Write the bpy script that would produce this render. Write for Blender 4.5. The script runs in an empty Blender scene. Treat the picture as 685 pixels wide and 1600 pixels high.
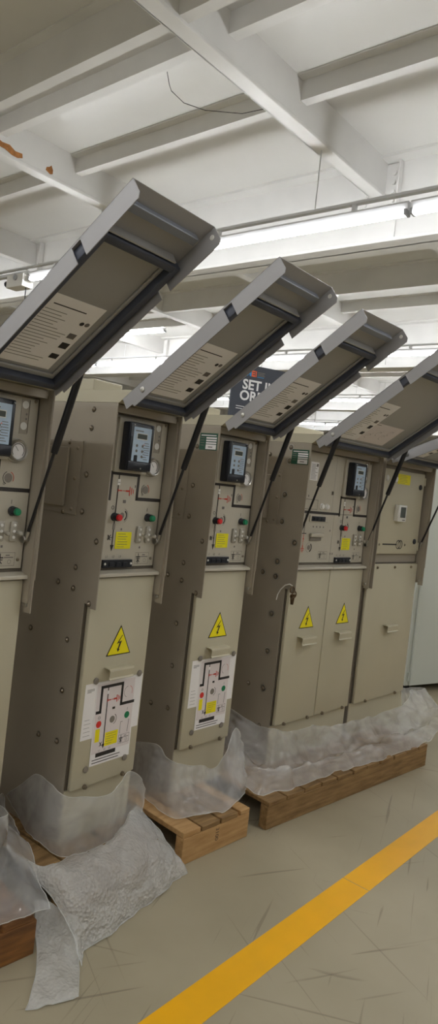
import bpy, bmesh, math, random
from mathutils import Vector, Matrix, noise
random.seed(7)
scene = bpy.context.scene
COL = scene.collection
V = Vector

# ------------------------------------------------------------------ materials
def lin(c):
    c = c / 255.0
    return c / 12.92 if c <= 0.04045 else ((c + 0.055) / 1.055) ** 2.4
def rgb(r, g, b):
    return (lin(r), lin(g), lin(b), 1.0)
def mat(name, col, rough=0.5, metal=0.0, var=0.0, scale=8.0, bump=0.0, bscale=60.0, stretch=(1, 1, 1), spec=0.5, col2=None, emis=0.0):
    m = bpy.data.materials.new(name)
    m.use_nodes = True
    nt = m.node_tree
    b = nt.nodes['Principled BSDF']
    b.inputs['Base Color'].default_value = col
    b.inputs['Roughness'].default_value = rough
    b.inputs['Metallic'].default_value = metal
    b.inputs['Specular IOR Level'].default_value = spec
    if emis:
        b.inputs['Emission Color'].default_value = col
        b.inputs['Emission Strength'].default_value = emis
    if var or bump:
        tc = nt.nodes.new('ShaderNodeTexCoord')
        mp = nt.nodes.new('ShaderNodeMapping')
        mp.inputs['Scale'].default_value = stretch
        nt.links.new(tc.outputs['Object'], mp.inputs['Vector'])
        if var:
            n = nt.nodes.new('ShaderNodeTexNoise')
            n.inputs['Scale'].default_value = scale
            n.inputs['Detail'].default_value = 5
            nt.links.new(mp.outputs['Vector'], n.inputs['Vector'])
            r = nt.nodes.new('ShaderNodeValToRGB')
            r.color_ramp.elements[0].position = 0.3
            r.color_ramp.elements[1].position = 0.7
            c2 = col2 or tuple(min(1, x * (1 + var)) for x in col[:3]) + (1,)
            c1 = col if col2 else tuple(x * (1 - var) for x in col[:3]) + (1,)
            r.color_ramp.elements[0].color = c1
            r.color_ramp.elements[1].color = c2
            nt.links.new(n.outputs['Fac'], r.inputs['Fac'])
            nt.links.new(r.outputs['Color'], b.inputs['Base Color'])
        if bump:
            n2 = nt.nodes.new('ShaderNodeTexNoise')
            n2.inputs['Scale'].default_value = bscale
            n2.inputs['Detail'].default_value = 4
            nt.links.new(mp.outputs['Vector'], n2.inputs['Vector'])
            bp = nt.nodes.new('ShaderNodeBump')
            bp.inputs['Strength'].default_value = bump
            bp.inputs['Distance'].default_value = 0.01
            nt.links.new(n2.outputs['Fac'], bp.inputs['Height'])
            nt.links.new(bp.outputs['Normal'], b.inputs['Normal'])
    return m

M = {}
M['paint'] = mat('beige_grey_paint', rgb(188, 181, 157), 0.42, 0, 0.04, 3, 0.04, 300)
M['panelpaint'] = mat('pale_grey_paint', rgb(190, 183, 167), 0.4, 0, 0.03, 4)
M['sheet'] = mat('coated_steel_sheet', rgb(162, 153, 138), 0.36, 0.12, 0.06, 4, 0.03, 150)
M['lid'] = mat('lid_paint', rgb(158, 156, 156), 0.42, 0.05, 0.04, 5)
M['lidin'] = mat('lid_inner_paint', rgb(158, 157, 155), 0.38, 0.05, 0.03, 5)
M['zinc'] = mat('zinc_metal', rgb(175, 172, 165), 0.32, 0.85, 0.08, 30)
M['screw'] = mat('screw_metal', rgb(150, 140, 125), 0.3, 0.9)
M['brass'] = mat('aged_key_metal', rgb(104, 84, 62), 0.4, 0.8)
M['rib'] = mat('rib_grey', rgb(122, 126, 134), .45)
M['rubber'] = mat('dark_rubber', rgb(64, 68, 80), 0.5)
M['black'] = mat('black_plastic', rgb(26, 29, 37), 0.3)
M['strut'] = mat('black_strut_paint', rgb(30, 30, 34), 0.3, 0.2)
M['line'] = mat('mimic_line_black', rgb(50, 45, 42), 0.5)
M['ink'] = mat('ink_black', rgb(38, 34, 33), 0.6)
M['textgrey'] = mat('text_grey', rgb(112, 106, 102), 0.6)
M['red'] = mat('red_print', rgb(200, 56, 36), 0.5)
M['redcap'] = mat('red_plastic', rgb(205, 35, 40), 0.3)
M['greencap'] = mat('green_plastic', rgb(0, 120, 78), 0.3)
M['yellow'] = mat('yellow_sticker', rgb(232, 222, 10), 0.5)
M['warn'] = mat('warning_yellow', rgb(242, 226, 12), 0.45)
M['paper'] = mat('white_paper', rgb(240, 237, 236), 0.65, 0, 0.02, 6)
M['paper2'] = mat('printed_grey_paper', rgb(226, 217, 216), 0.65)
M['clear'] = mat('milky_plastic', rgb(168, 163, 151), 0.2)
M['white'] = mat('white_plastic', rgb(228, 226, 220), 0.35)
M['bluegrey'] = mat('relay_face', rgb(184, 204, 224), 0.25, 0, 0.06, 40)
M['lcd'] = mat('display_glass', rgb(78, 84, 80), 0.15)
M['green'] = mat('green_plate', rgb(24, 78, 58), 0.45)
M['magnet'] = mat('grey_magnet', rgb(128, 121, 112), 0.5)
M['dark'] = mat('recess_dark', rgb(92, 84, 72), 0.6)
M['ceil'] = mat('ceiling_white', rgb(230, 229, 226), 0.30, 0, 0.05, 1.2, 0.03, 12)
M['beam'] = mat('beam_white', rgb(234, 233, 231), 0.42, 0, 0.06, 2.5, 0.05, 30)
M['wall'] = mat('wall_white', rgb(225, 225, 222), 0.7, 0, 0.03, 2)
M['rust'] = mat('rust_patch', rgb(168, 112, 60), 0.8, 0, 0.3, 40)
M['wcab'] = mat('pale_grey_green_paint', rgb(208, 213, 206), 0.4, 0, 0.02, 2)
M['signbg'] = mat('charcoal_sign', rgb(66, 70, 80), 0.4)
M['signwhite'] = mat('sign_white', rgb(238, 238, 238), 0.5)
M['signblue'] = mat('sign_blue', rgb(60, 150, 215), 0.5)
M['signorange'] = mat('sign_orange', rgb(240, 105, 60), 0.5)
M['housing'] = mat('lamp_housing', rgb(225, 226, 228), 0.4)
M['tube'] = mat('lit_diffuser', (0.97, 0.985, 1.0, 1), 0.5, emis=56.0)
M['endcap'] = mat('lamp_end_grey', rgb(170, 172, 176), 0.5)
M['ypaint'] = mat('floor_yellow_paint', rgb(244, 178, 4), 0.45, 0, 0.10, 9, col2=rgb(236, 174, 14))
M['wood'] = mat('pallet_wood', rgb(112, 84, 48), 0.7, 0, 0.3, 7, 0.25, 30, (1, 8, 8), col2=rgb(156, 124, 80))
M['woodpale'] = mat('pallet_wood_pale', rgb(164, 124, 76), 0.7, 0, 0.3, 7, 0.2, 30, (1, 8, 8), col2=rgb(194, 156, 106))
M['wooddark'] = mat('pallet_wood_dark', rgb(88, 54, 24), 0.7, 0, 0.3, 6, 0.25, 30, (1, 8, 8), col2=rgb(140, 94, 44))

def floor_mat():
    m = bpy.data.materials.new('painted_concrete'); m.use_nodes = True
    nt = m.node_tree; N = nt.nodes; L = nt.links; b = N['Principled BSDF']
    tc = N.new('ShaderNodeTexCoord')
    n = N.new('ShaderNodeTexNoise'); n.inputs['Scale'].default_value = 1.7; n.inputs['Detail'].default_value = 8
    L.new(tc.outputs['Object'], n.inputs['Vector'])
    r = N.new('ShaderNodeValToRGB'); r.color_ramp.elements[0].position = .3; r.color_ramp.elements[1].position = .72
    r.color_ramp.elements[0].color = rgb(152, 142, 118); r.color_ramp.elements[1].color = rgb(168, 158, 134)
    L.new(n.outputs['Fac'], r.inputs['Fac'])
    prev = r.outputs['Color']
    for ang, sc, th, amt in ((0.5, (1.1, 30, 1), .675, .55), (-0.35, (1.6, 46, 1), .675, .5), (1.05, (1.3, 30, 1), .69, .45), (2.0, (.8, 50, 1), .68, .4)):
        mp = N.new('ShaderNodeMapping'); mp.inputs['Scale'].default_value = sc
        rot = N.new('ShaderNodeVectorRotate'); rot.rotation_type = 'Z_AXIS'; rot.inputs['Angle'].default_value = ang
        L.new(tc.outputs['Object'], rot.inputs['Vector']); L.new(rot.outputs['Vector'], mp.inputs['Vector'])
        s = N.new('ShaderNodeTexNoise'); s.inputs['Scale'].default_value = 1.0; s.inputs['Detail'].default_value = 2; s.inputs['Distortion'].default_value = .4
        L.new(mp.outputs['Vector'], s.inputs['Vector'])
        rr = N.new('ShaderNodeValToRGB'); rr.color_ramp.elements[0].position = th; rr.color_ramp.elements[1].position = th + .04
        rr.color_ramp.elements[0].color = (0, 0, 0, 1); rr.color_ramp.elements[1].color = (amt, amt, amt, 1)
        L.new(s.outputs['Fac'], rr.inputs['Fac'])
        mx = N.new('ShaderNodeMixRGB'); mx.inputs['Color2'].default_value = rgb(108, 98, 82)
        L.new(rr.outputs['Color'], mx.inputs['Fac']); L.new(prev, mx.inputs['Color1']); prev = mx.outputs['Color']
    L.new(prev, b.inputs['Base Color'])
    b.inputs['Roughness'].default_value = .5
    return m
M['floor'] = floor_mat()

def film_mat(name, tint, alpha, sparkle):
    """thin translucent packing film: part clear, part milky, crinkled and shiny"""
    m = bpy.data.materials.new(name); m.use_nodes = True
    nt = m.node_tree; N = nt.nodes; L = nt.links; b = N['Principled BSDF']; out = N['Material Output']
    b.inputs['Base Color'].default_value = tint; b.inputs['Roughness'].default_value = .16
    b.inputs['Specular IOR Level'].default_value = .9
    tc = N.new('ShaderNodeTexCoord')
    n = N.new('ShaderNodeTexNoise'); n.inputs['Scale'].default_value = 5; n.inputs['Detail'].default_value = 3; n.inputs['Distortion'].default_value = 1.6
    L.new(tc.outputs['Object'], n.inputs['Vector'])
    n2 = N.new('ShaderNodeTexNoise'); n2.noise_type = 'RIDGED_MULTIFRACTAL'; n2.inputs['Scale'].default_value = 7
    n2.inputs['Detail'].default_value = 4; n2.inputs['Roughness'].default_value = .55; n2.inputs['Distortion'].default_value = .5
    L.new(tc.outputs['Object'], n2.inputs['Vector'])
    bp = N.new('ShaderNodeBump'); bp.inputs['Strength'].default_value = .6; bp.inputs['Distance'].default_value = .012
    L.new(n2.outputs['Fac'], bp.inputs['Height'])
    nrm = bp.outputs['Normal']
    if sparkle:
        v = N.new('ShaderNodeTexVoronoi'); v.inputs['Scale'].default_value = 95
        L.new(tc.outputs['Object'], v.inputs['Vector'])
        bp2 = N.new('ShaderNodeBump'); bp2.inputs['Strength'].default_value = .9; bp2.inputs['Distance'].default_value = .008
        L.new(v.outputs['Distance'], bp2.inputs['Height']); L.new(nrm, bp2.inputs['Normal']); nrm = bp2.outputs['Normal']
    L.new(nrm, b.inputs['Normal'])
    tr = N.new('ShaderNodeBsdfTransparent'); tr.inputs['Color'].default_value = (.97, .975, .98, 1)
    tl = N.new('ShaderNodeBsdfTranslucent'); tl.inputs['Color'].default_value = tint
    m1 = N.new('ShaderNodeMixShader'); m1.inputs['Fac'].default_value = .4
    L.new(b.outputs['BSDF'], m1.inputs[1]); L.new(tl.outputs['BSDF'], m1.inputs[2])
    rr = N.new('ShaderNodeMapRange'); rr.inputs['From Min'].default_value = .3; rr.inputs['From Max'].default_value = .7
    rr.inputs['To Min'].default_value = alpha - .08; rr.inputs['To Max'].default_value = alpha + .12
    L.new(n.outputs['Fac'], rr.inputs['Value'])
    ce = N.new('ShaderNodeMapRange'); ce.inputs['From Min'].default_value = .55; ce.inputs['From Max'].default_value = 1.3
    ce.inputs['To Min'].default_value = 0; ce.inputs['To Max'].default_value = .32
    L.new(n2.outputs['Fac'], ce.inputs['Value'])
    ad = N.new('ShaderNodeMath'); ad.operation = 'ADD'; ad.use_clamp = True
    L.new(rr.outputs['Result'], ad.inputs[0]); L.new(ce.outputs['Result'], ad.inputs[1])
    m2 = N.new('ShaderNodeMixShader'); L.new(ad.outputs[0], m2.inputs['Fac'])
    L.new(tr.outputs['BSDF'], m2.inputs[1]); L.new(m1.outputs['Shader'], m2.inputs[2])
    L.new(m2.outputs['Shader'], out.inputs['Surface'])
    return m
M['film'] = film_mat('packing_film', rgb(244, 245, 245), .38, False)
M['edge_shine'] = film_mat('film_edge_highlight', rgb(240, 241, 240), .62, False)  # denser film that paints a bright highlight along the sheet borders
M['bubble'] = film_mat('bubble_film', rgb(248, 248, 246), .70, True)

# ------------------------------------------------------------------ mesh building
class Fr:
    """a working frame: origin and three axes"""
    def __init__(s, o=(0, 0, 0), u=(1, 0, 0), v=(0, 0, 1), n=(0, -1, 0)):
        s.o, s.u, s.v, s.n = V(o), V(u), V(v), V(n)
    def p(s, a, b, c=0.0):
        return s.o + s.u * a + s.v * b + s.n * c
def front(y, x=0, z=0):      # faces -y : a = x, b = z, c = towards the viewer
    return Fr((x, y, z))
def leftside(x):             # faces -x : a = -y, b = z
    return Fr((x, 0, 0), (0, -1, 0), (0, 0, 1), (-1, 0, 0))

class MB:
    def __init__(s):
        s.v, s.f, s.m, s.mats = [], [], [], []
    def mi(s, k):
        if k not in s.mats: s.mats.append(k)
        return s.mats.index(k)
    def add(s, vs, fs, k):
        o = len(s.v); i = s.mi(k)
        s.v += [tuple(x) for x in vs]
        for f in fs:
            s.f.append(tuple(o + j for j in f)); s.m.append(i)
    def fbox(s, F, a0, a1, b0, b1, c0, c1, k, bev=0.0):
        bm = bmesh.new()
        bmesh.ops.create_cube(bm, size=1.0)
        for v in bm.verts:
            v.co = V(((a0 + a1) / 2 + v.co.x * (a1 - a0), (b0 + b1) / 2 + v.co.y * (b1 - b0), (c0 + c1) / 2 + v.co.z * (c1 - c0)))
        if bev > 0:
            b = min(bev, abs(a1 - a0) * .45, abs(b1 - b0) * .45, abs(c1 - c0) * .45)
            bmesh.ops.bevel(bm, geom=bm.edges[:], offset=b, segments=2, affect='EDGES', profile=.5)
        bmesh.ops.recalc_face_normals(bm, faces=bm.faces[:])
        bm.verts.index_update()
        flip = F.u.cross(F.v).dot(F.n) < 0
        s.add([F.p(*v.co) for v in bm.verts], [[v.index for v in (reversed(f.verts) if flip else f.verts)] for f in bm.faces], k)
        bm.free()
    def box(s, x0, x1, y0, y1, z0, z1, k, bev=0.0):
        s.fbox(Fr((0, 0, 0), (1, 0, 0), (0, 1, 0), (0, 0, 1)), x0, x1, y0, y1, z0, z1, k, bev)
    def prism(s, F, pts, c0, c1, k):
        n = len(pts)
        area = sum(pts[i][0] * pts[(i + 1) % n][1] - pts[(i + 1) % n][0] * pts[i][1] for i in range(n))
        if area < 0: pts = pts[::-1]
        if (F.u.cross(F.v).dot(F.n) < 0) != (c1 < c0): pts = pts[::-1]
        vs = [F.p(a, b, c0) for a, b in pts] + [F.p(a, b, c1) for a, b in pts]
        fs = [list(range(n - 1, -1, -1)), list(range(n, 2 * n))]
        fs += [[i, (i + 1) % n, n + (i + 1) % n, n + i] for i in range(n)]
        s.add(vs, fs, k)
    def quad(s, F, a0, a1, b0, b1, c, k):
        s.add([F.p(a0, b0, c), F.p(a1, b0, c), F.p(a1, b1, c), F.p(a0, b1, c)], [(0, 1, 2, 3)], k)
    def poly(s, F, pts, c, k):
        s.add([F.p(a, b, c) for a, b in pts], [tuple(range(len(pts)))], k)
    def stroke(s, F, pts, w, c, k):
        for (a, b), (a2, b2) in zip(pts, pts[1:]):
            d = V((a2 - a, b2 - b)); l = d.length
            if l < 1e-6: continue
            d /= l; q = V((-d.y, d.x)) * w / 2; e = d * w / 2
            s.poly(F, [(a - e.x - q.x, b - e.y - q.y), (a2 + e.x - q.x, b2 + e.y - q.y), (a2 + e.x + q.x, b2 + e.y + q.y), (a - e.x + q.x, b - e.y + q.y)], c, k)
    def arc(s, F, ca, cb, r, w, a0, a1, c, k, n=14):
        ps = [(math.radians(a0 + (a1 - a0) * i / n)) for i in range(n + 1)]
        vs = [F.p(ca + math.cos(t) * (r - w / 2), cb + math.sin(t) * (r - w / 2), c) for t in ps] + [F.p(ca + math.cos(t) * (r + w / 2), cb + math.sin(t) * (r + w / 2), c) for t in ps]
        s.add(vs, [(i, n + 1 + i, n + 2 + i, i + 1) for i in range(n)], k)
    def disc(s, F, ca, cb, r, c, k, n=18):
        s.poly(F, [(ca + r * math.cos(2 * math.pi * i / n), cb + r * math.sin(2 * math.pi * i / n)) for i in range(n)], c, k)
    def tube(s, pts, r, k, n=8, cap=True):
        pts = [V(p) for p in pts]; rs = r if isinstance(r, (list, tuple)) else [r] * len(pts)
        base = len(s.v); vs = []; fs = []
        t0 = (pts[1] - pts[0]).normalized()
        ref = V((0, 0, 1)) if abs(t0.z) < .9 else V((1, 0, 0))
        nx = t0.cross(ref).normalized()
        for i, p in enumerate(pts):
            t = (pts[min(i + 1, len(pts) - 1)] - pts[max(i - 1, 0)]).normalized()
            nx = (nx - t * nx.dot(t)).normalized(); ny = t.cross(nx)
            for j in range(n):
                a = 2 * math.pi * j / n
                vs.append(p + (nx * math.cos(a) + ny * math.sin(a)) * rs[i])
        for i in range(len(pts) - 1):
            for j in range(n):
                fs.append((i * n + j, i * n + (j + 1) % n, (i + 1) * n + (j + 1) % n, (i + 1) * n + j))
        if cap:
            fs.append(tuple(range(n - 1, -1, -1))); fs.append(tuple((len(pts) - 1) * n + j for j in range(n)))
        s.add(vs, fs, k)
    def knob(s, F, a, b, prof, k, n=20):
        """turned shape around the frame's n axis: prof = [(radius, c)]"""
        vs = []; fs = []
        for r, c in prof:
            for j in range(n):
                t = 2 * math.pi * j / n
                vs.append(F.p(a + r * math.cos(t), b + r * math.sin(t), c))
        flip = F.u.cross(F.v).dot(F.n) < 0
        for i in range(len(prof) - 1):
            for j in range(n):
                q = (i * n + j, i * n + (j + 1) % n, (i + 1) * n + (j + 1) % n, (i + 1) * n + j)
                fs.append(q[::-1] if flip else q)
        top = tuple((len(prof) - 1) * n + j for j in range(n))
        fs.append(top[::-1] if flip else top)
        s.add(vs, fs, k)
    def text(s, F, txt, a, b, size, c, k, bold=0.0, rot=0.0):
        vs, fs = glyphs(txt, bold)
        cr, sr = math.cos(rot), math.sin(rot)
        s.add([F.p(a + size * (x * cr - y * sr), b + size * (x * sr + y * cr), c) for x, y in vs], fs, k)
    def build(s, name, parent=None, smooth=False, loc=None, dz=0.0):
        me = bpy.data.meshes.new(name)
        me.from_pydata([(x, y, z + dz) for x, y, z in s.v], [], s.f)
        for k in s.mats: me.materials.append(M[k])
        for p, i in zip(me.polygons, s.m): p.material_index = i
        if smooth:
            for p in me.polygons: p.use_smooth = True
            me.set_sharp_from_angle(angle=math.radians(38))
        me.update()
        o = bpy.data.objects.new(name, me); COL.objects.link(o)
        if parent: o.parent = parent
        if loc is not None: o.location = loc
        return o
_g = {}
def glyphs(txt, bold):
    if (txt, bold) in _g: return _g[(txt, bold)]
    cu = bpy.data.curves.new('letters', 'FONT'); cu.body = txt; cu.size = 1.0; cu.resolution_u = 3; cu.offset = bold
    ob = bpy.data.objects.new('letters', cu); COL.objects.link(ob)
    dg = bpy.context.evaluated_depsgraph_get()
    me = bpy.data.meshes.new_from_object(ob.evaluated_get(dg))
    r = ([(v.co.x, v.co.y) for v in me.vertices], [tuple(p.vertices) for p in me.polygons])
    bpy.data.objects.remove(ob); bpy.data.curves.remove(cu); bpy.data.meshes.remove(me)
    _g[(txt, bold)] = r
    return r
def thing(name, label, cat, loc=(0, 0, 0), rz=0.0, group=None):
    o = bpy.data.objects.new(name, None); COL.objects.link(o)
    o.empty_display_size = .1
    o.location = loc; o.rotation_euler = (0, 0, rz)
    return tag(o, label, cat, group)
def tag(o, label, cat, group=None):
    o['label'] = label; o['category'] = cat
    if group: o['group'] = group
    return o
def copy_tree(o, parent=None):
    c = o.copy(); COL.objects.link(c)
    if parent: c.parent = parent
    for ch in list(o.children): copy_tree(ch, c)
    return c
def struct(o, label=None):
    o['kind'] = 'structure'
    if label: o['label'] = label
    return o

# ------------------------------------------------------------------ the room (grid turned 4.3 degrees to the cabinets)
TH = math.radians(4.3)
def room_obj(mb, name, label=None, smooth=False):
    o = mb.build(name, None, smooth); o.rotation_euler = (0, 0, TH); return struct(o, label)
ZD = 3.55          # underside of the deck
X0, X1, Y0, Y1 = -5.6, 19.0, -7.5, 11.0
mb = MB(); mb.box(X0, X1, Y0, Y1, -.12, 0, 'floor'); room_obj(mb, 'floor', 'beige grey scratched concrete floor')
mb = MB(); mb.box(X0, X1, Y0, Y1, ZD, ZD + .12, 'ceil'); room_obj(mb, 'ceiling', 'white painted steel deck ceiling')
for nm, a in (('wall_left', (X0 - .15, X0, Y0, Y1)), ('wall_right', (X1, X1 + .15, Y0, Y1)), ('wall_front', (X0, X1, Y0 - .15, Y0)), ('wall_back', (X0, X1, Y1, Y1 + .15))):
    mb = MB(); mb.box(a[0], a[1], a[2], a[3], 0, ZD, 'wall'); room_obj(mb, nm, 'plain white wall')
mb = MB()
for x0, x1 in ((0.4, 2.38), (2.385, 9.0)):
    ya, yb = -.845 - (x0 - 1.54) * .017, -.845 - (x1 - 1.54) * .017
    mb.prism(Fr((0, 0, 0), (1, 0, 0), (0, 1, 0), (0, 0, 1)), [(x0, ya - .125 + .004 * x0), (x1, yb - .125 + .004 * x1), (x1, yb), (x0, ya)], 0.0, .0012, 'ypaint')
room_obj(mb, 'trim_1', 'yellow walkway line painted on the floor')
trim = 1
def trim_obj(mb, label=None):
    global trim
    trim += 1
    return room_obj(mb, 'trim_%d' % trim, label)
GX = [0.03 - 3.5, 0.03, 3.53, 7.03, 10.53, 14.03]
# girders running along room Y
for g in GX:
    mb = MB()
    mb.box(g - .006, g + .006, Y0, Y1, 3.03, ZD, 'beam')
    mb.box(g - .10, g + .10, Y0, Y1, 3.03, 3.052, 'beam', .003)
    mb.box(g - .10, g + .10, Y0, Y1, ZD - .016, ZD, 'beam')
    trim_obj(mb)
BY = [-.065 + 1.775 * k for k in range(-3, 6)]
def beam(x0, x1, y, rust=False):
    mb = MB()
    mb.box(x0, x1, y, y + .008, 3.335, ZD, 'beam')
    mb.box(x0, x1, y - .006, y + .078, 3.33, 3.352, 'beam', .004)
    mb.box(x0, x1, y + .070, y + .078, 3.33, ZD, 'beam')
    if rust:
        F = Fr((0, y, 0))
        mb.poly(F, [(1.95, 3.375), (2.05, 3.372), (2.10, 3.357), (2.14, 3.356), (2.175, 3.37), (2.17, 3.395), (2.12, 3.39), (2.08, 3.41), (2.03, 3.405), (1.95, 3.425)], .001, 'rust')
        mb.poly(F, [(2.345, 3.372), (2.38, 3.357), (2.40, 3.365), (2.40, 3.39), (2.385, 3.415), (2.37, 3.40), (2.35, 3.392)], .001, 'rust')
    # bolted end plate against the far girder
    F = Fr((x1, y, 0))
    mb.box(x1 - .012, x1, y - .09, y + .16, 3.08, ZD - .02, 'beam', .002)
    mb.box(x1 - .05, x1 - .002, y - .10, y - .092, 3.27, ZD - .02, 'beam', .002)
    for j in range(4):
        for e in (-.055, .125):
            mb.tube([(x1 - .012, y + e, 3.30 + .055 * j), (x1 - .026, y + e, 3.30 + .055 * j)], .013, 'beam', 6)
    trim_obj(mb)
for a, b in zip(GX, GX[1:]):
    for k, y in enumerate(BY):
        beam(a + .006, b - .006, y, rust=(a == GX[1] and abs(y - 1.71) < .01))
for y in BY: beam(GX[-1] + .006, X1, y)
# joists along room Y
for g in GX[1:]:
    for dx, dep in ((-.96, .10), (-1.53, .10), (-1.83, .20)):
        x = g + dx
        mb = MB()
        mb.box(x, x + .007, Y0, Y1, ZD - dep, ZD, 'beam')
        mb.box(x, x + .055, Y0, Y1, ZD - dep - .006, ZD - dep, 'beam')
        mb.box(x + .048, x + .055, Y0, Y1, ZD - dep, ZD - dep + .02, 'beam')
        mb.box(x - .05, x + .05, Y0, Y1, ZD - .008, ZD, 'beam')
        trim_obj(mb)

# ------------------------------------------------------------------ tube lights
def make_lamp():
    t = thing('tube_light', 'x', 'lamp')
    F = Fr((0, 0, 0), (0, 1, 0), (1, 0, 0), (0, 0, 1))
    mb = MB(); mb.prism(Fr((0, 0, 0), (1, 0, 0), (0, 0, 1), (0, 1, 0)), [(-.012, .022), (.012, .022), (.018, .054), (.013, .064), (-.013, .064), (-.018, .054)], -.75, .75, 'housing')
    mb.build('lamp_housing', t)
    mb = MB(); n = 10
    mb.prism(Fr((0, 0, 0), (1, 0, 0), (0, 0, 1), (0, 1, 0)), [(.018 * math.cos(math.pi * (.97 + 1.06 * i / n)), .0125 + .018 * math.sin(math.pi * (.97 + 1.06 * i / n))) for i in range(n + 1)], -.735, .735, 'tube')
    mb.build('lit_tube', t)
    for s in (-1, 1):
        mb = MB(); mb.box(-.025, .025, s * .742 - .008, s * .742 + .008, -.004, .024, 'endcap', .003); mb.build('end_cap', t)
    for s in (-.45, .45):
        mb = MB(); mb.box(-.010, .010, s - .012, s + .012, .060, .098, 'housing', .001); mb.build('hanger_clip', t)
    return t
def rail(x, z):
    mb = MB(); mb.box(x - .014, x + .014, Y0 + .5, Y1 - .5, z + .098, z + .112, 'housing')
    for y in BY: mb.tube([(x, y + .035, z + .112), (x, y + .035, 3.335)], .003, 'housing', 6)
    trim_obj(mb, 'thin white support rail above a row of tube lights')
for rx_, rz_ in ((2.85, 2.90), (6.3, 3.014), (9.8, 3.09), (13.3, 3.09), (-.35, 3.035), (-3.8, 3.035)): rail(rx_, rz_)
def rxy(x, y):
    return (math.cos(TH) * x - math.sin(TH) * y, math.sin(TH) * x + math.cos(TH) * y)
lamp0 = None
def lamp(x, y, z, label, group=None):
    global lamp0
    if lamp0 is None:
        lamp0 = make_lamp(); t = lamp0
    else:
        t = copy_tree(lamp0)
        if 'group' in t: del t['group']
    px, py = rxy(x, y); t.location = (px, py, z); t.rotation_euler = (0, 0, TH)
    tag(t, label, 'lamp', group)
    return t
lamp(2.85, .18, 2.90, 'long lit tube light above the second and third opened lids')
lamp(2.85, -1.335, 2.90, 'lit tube light cut off by the right edge, nearest lamp row')
lamp(2.85, 1.77, 2.90, 'short visible end of a lit tube light beside the biggest lid, upper left')
lamp(2.85, 4.1, 2.90, 'lit tube light at the far left edge beside the white junction box')
for y in (-2.85, -4.365): lamp(2.85, y, 2.90, 'lit tube light of the nearest row, beyond the right edge of the picture', 'nearest row of tube lights past the right edge')
for k in range(5):
    nm = ['lit tube light in the second row, between the third and fourth lids', 'lit tube light in the second row, between the second and third lids', 'lit tube light in the second row, mostly behind the second lid', 'lit tube light in the second row, between the first and second lids', 'lit tube light in the second row, behind the biggest lid']
    lamp(6.3, .54 + 1.525 * k, 3.014, nm[k])
lamp(6.15, 5.13, 3.40, 'lit tube light fixed up under the deck, seen between the two largest lids')
for y in (-.985, -2.51, -4.035, -5.56): lamp(6.3, y, 3.014, 'unseen tube light added past the second row to light the cabinet fronts', 'added tube lights past the second row')  # unseen lamps added so the cabinet fronts get more light
for k in range(7): lamp(9.8, -2.2 + 1.525 * k, 3.09, 'distant lit tube light in the third row behind the cabinets', 'third row of tube lights')
for k in range(7): lamp(13.3, -2.2 + 1.525 * k, 3.09, 'far distant lit tube light in the fourth row behind the cabinets', 'fourth row of tube lights')
for y in (-4.6, -3.0, -1.4, .2, 1.8, 3.4, 5.0): lamp(-.35, y, 3.035, 'unseen fill tube light added in the row above and behind the viewer', 'added fill tube lights behind the viewer')  # unseen row added as fill, also for the left cabinet faces
for y in (-4.0, -2.0, 0.0, 2.0, 4.0): lamp(-3.8, y, 3.035, 'unseen fill tube light added in the row farthest behind the viewer', 'added fill tube lights far behind the viewer')  # second unseen row added behind the camera as fill

px, py = rxy(2.85, 2.70)
t = thing('junction_box', 'small white junction box hanging at the end of the tube light, upper left', 'electrical box', (px, py, 2.90), TH)
mb = MB(); mb.box(-.05, .05, -.15, .07, -.05, .05, 'white', .006); mb.build('box_body', t)
mb = MB(); mb.tube([(-.052, -.06, .02), (-.062, -.06, .02)], .022, 'endcap', 14); mb.build('round_cover', t)
mb = MB(); mb.tube([(0, .07, .0), (0, .14, .0)], .025, 'black', 10); mb.build('cable_gland', t)
mb = MB(); mb.tube([(0, -.13, -.05), (0.005, -.135, -.30), (0, -.13, -.48)], .004, 'black', 6); mb.build('hanging_cord', t)
mb = MB(); mb.box(-.02, .02, -.16, .3, .052, .075, 'housing', .003); mb.build('support_rail', t)

mb = MB()
W = [(2.03, .52, 3.445), (2.06, .53, 3.40), (2.1, .56, 3.40), (2.22, .60, 3.41), (2.34, .57, 3.42), (2.48, .44, 3.43), (2.53, .33, 3.445)]
mb.tube(W, .0018, 'ink', 6); o = mb.build('loose_wire', None, True); tag(o, 'thin dark wire sagging under the white ceiling', 'wire')

# ------------------------------------------------------------------ switchgear cabinets
BASE = .20   # local z = 0 is the bottom edge of the lower door; the root stands BASE lower, on the pallet
DEP = .70
HT = 1.443
HINGE = V((0, -.069, 1.457))
def lidframe(ang):
    a = math.radians(ang)
    d = V((0, -math.cos(a), math.sin(a))); n = V((0, -math.sin(a), -math.cos(a)))
    return Fr(HINGE, (1, 0, 0), d, n)
def part(mb, name, parent, smooth=False, label=None):
    o = mb.build(name, parent, smooth, dz=BASE)
    if label: o['label'] = label
    return o

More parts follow.
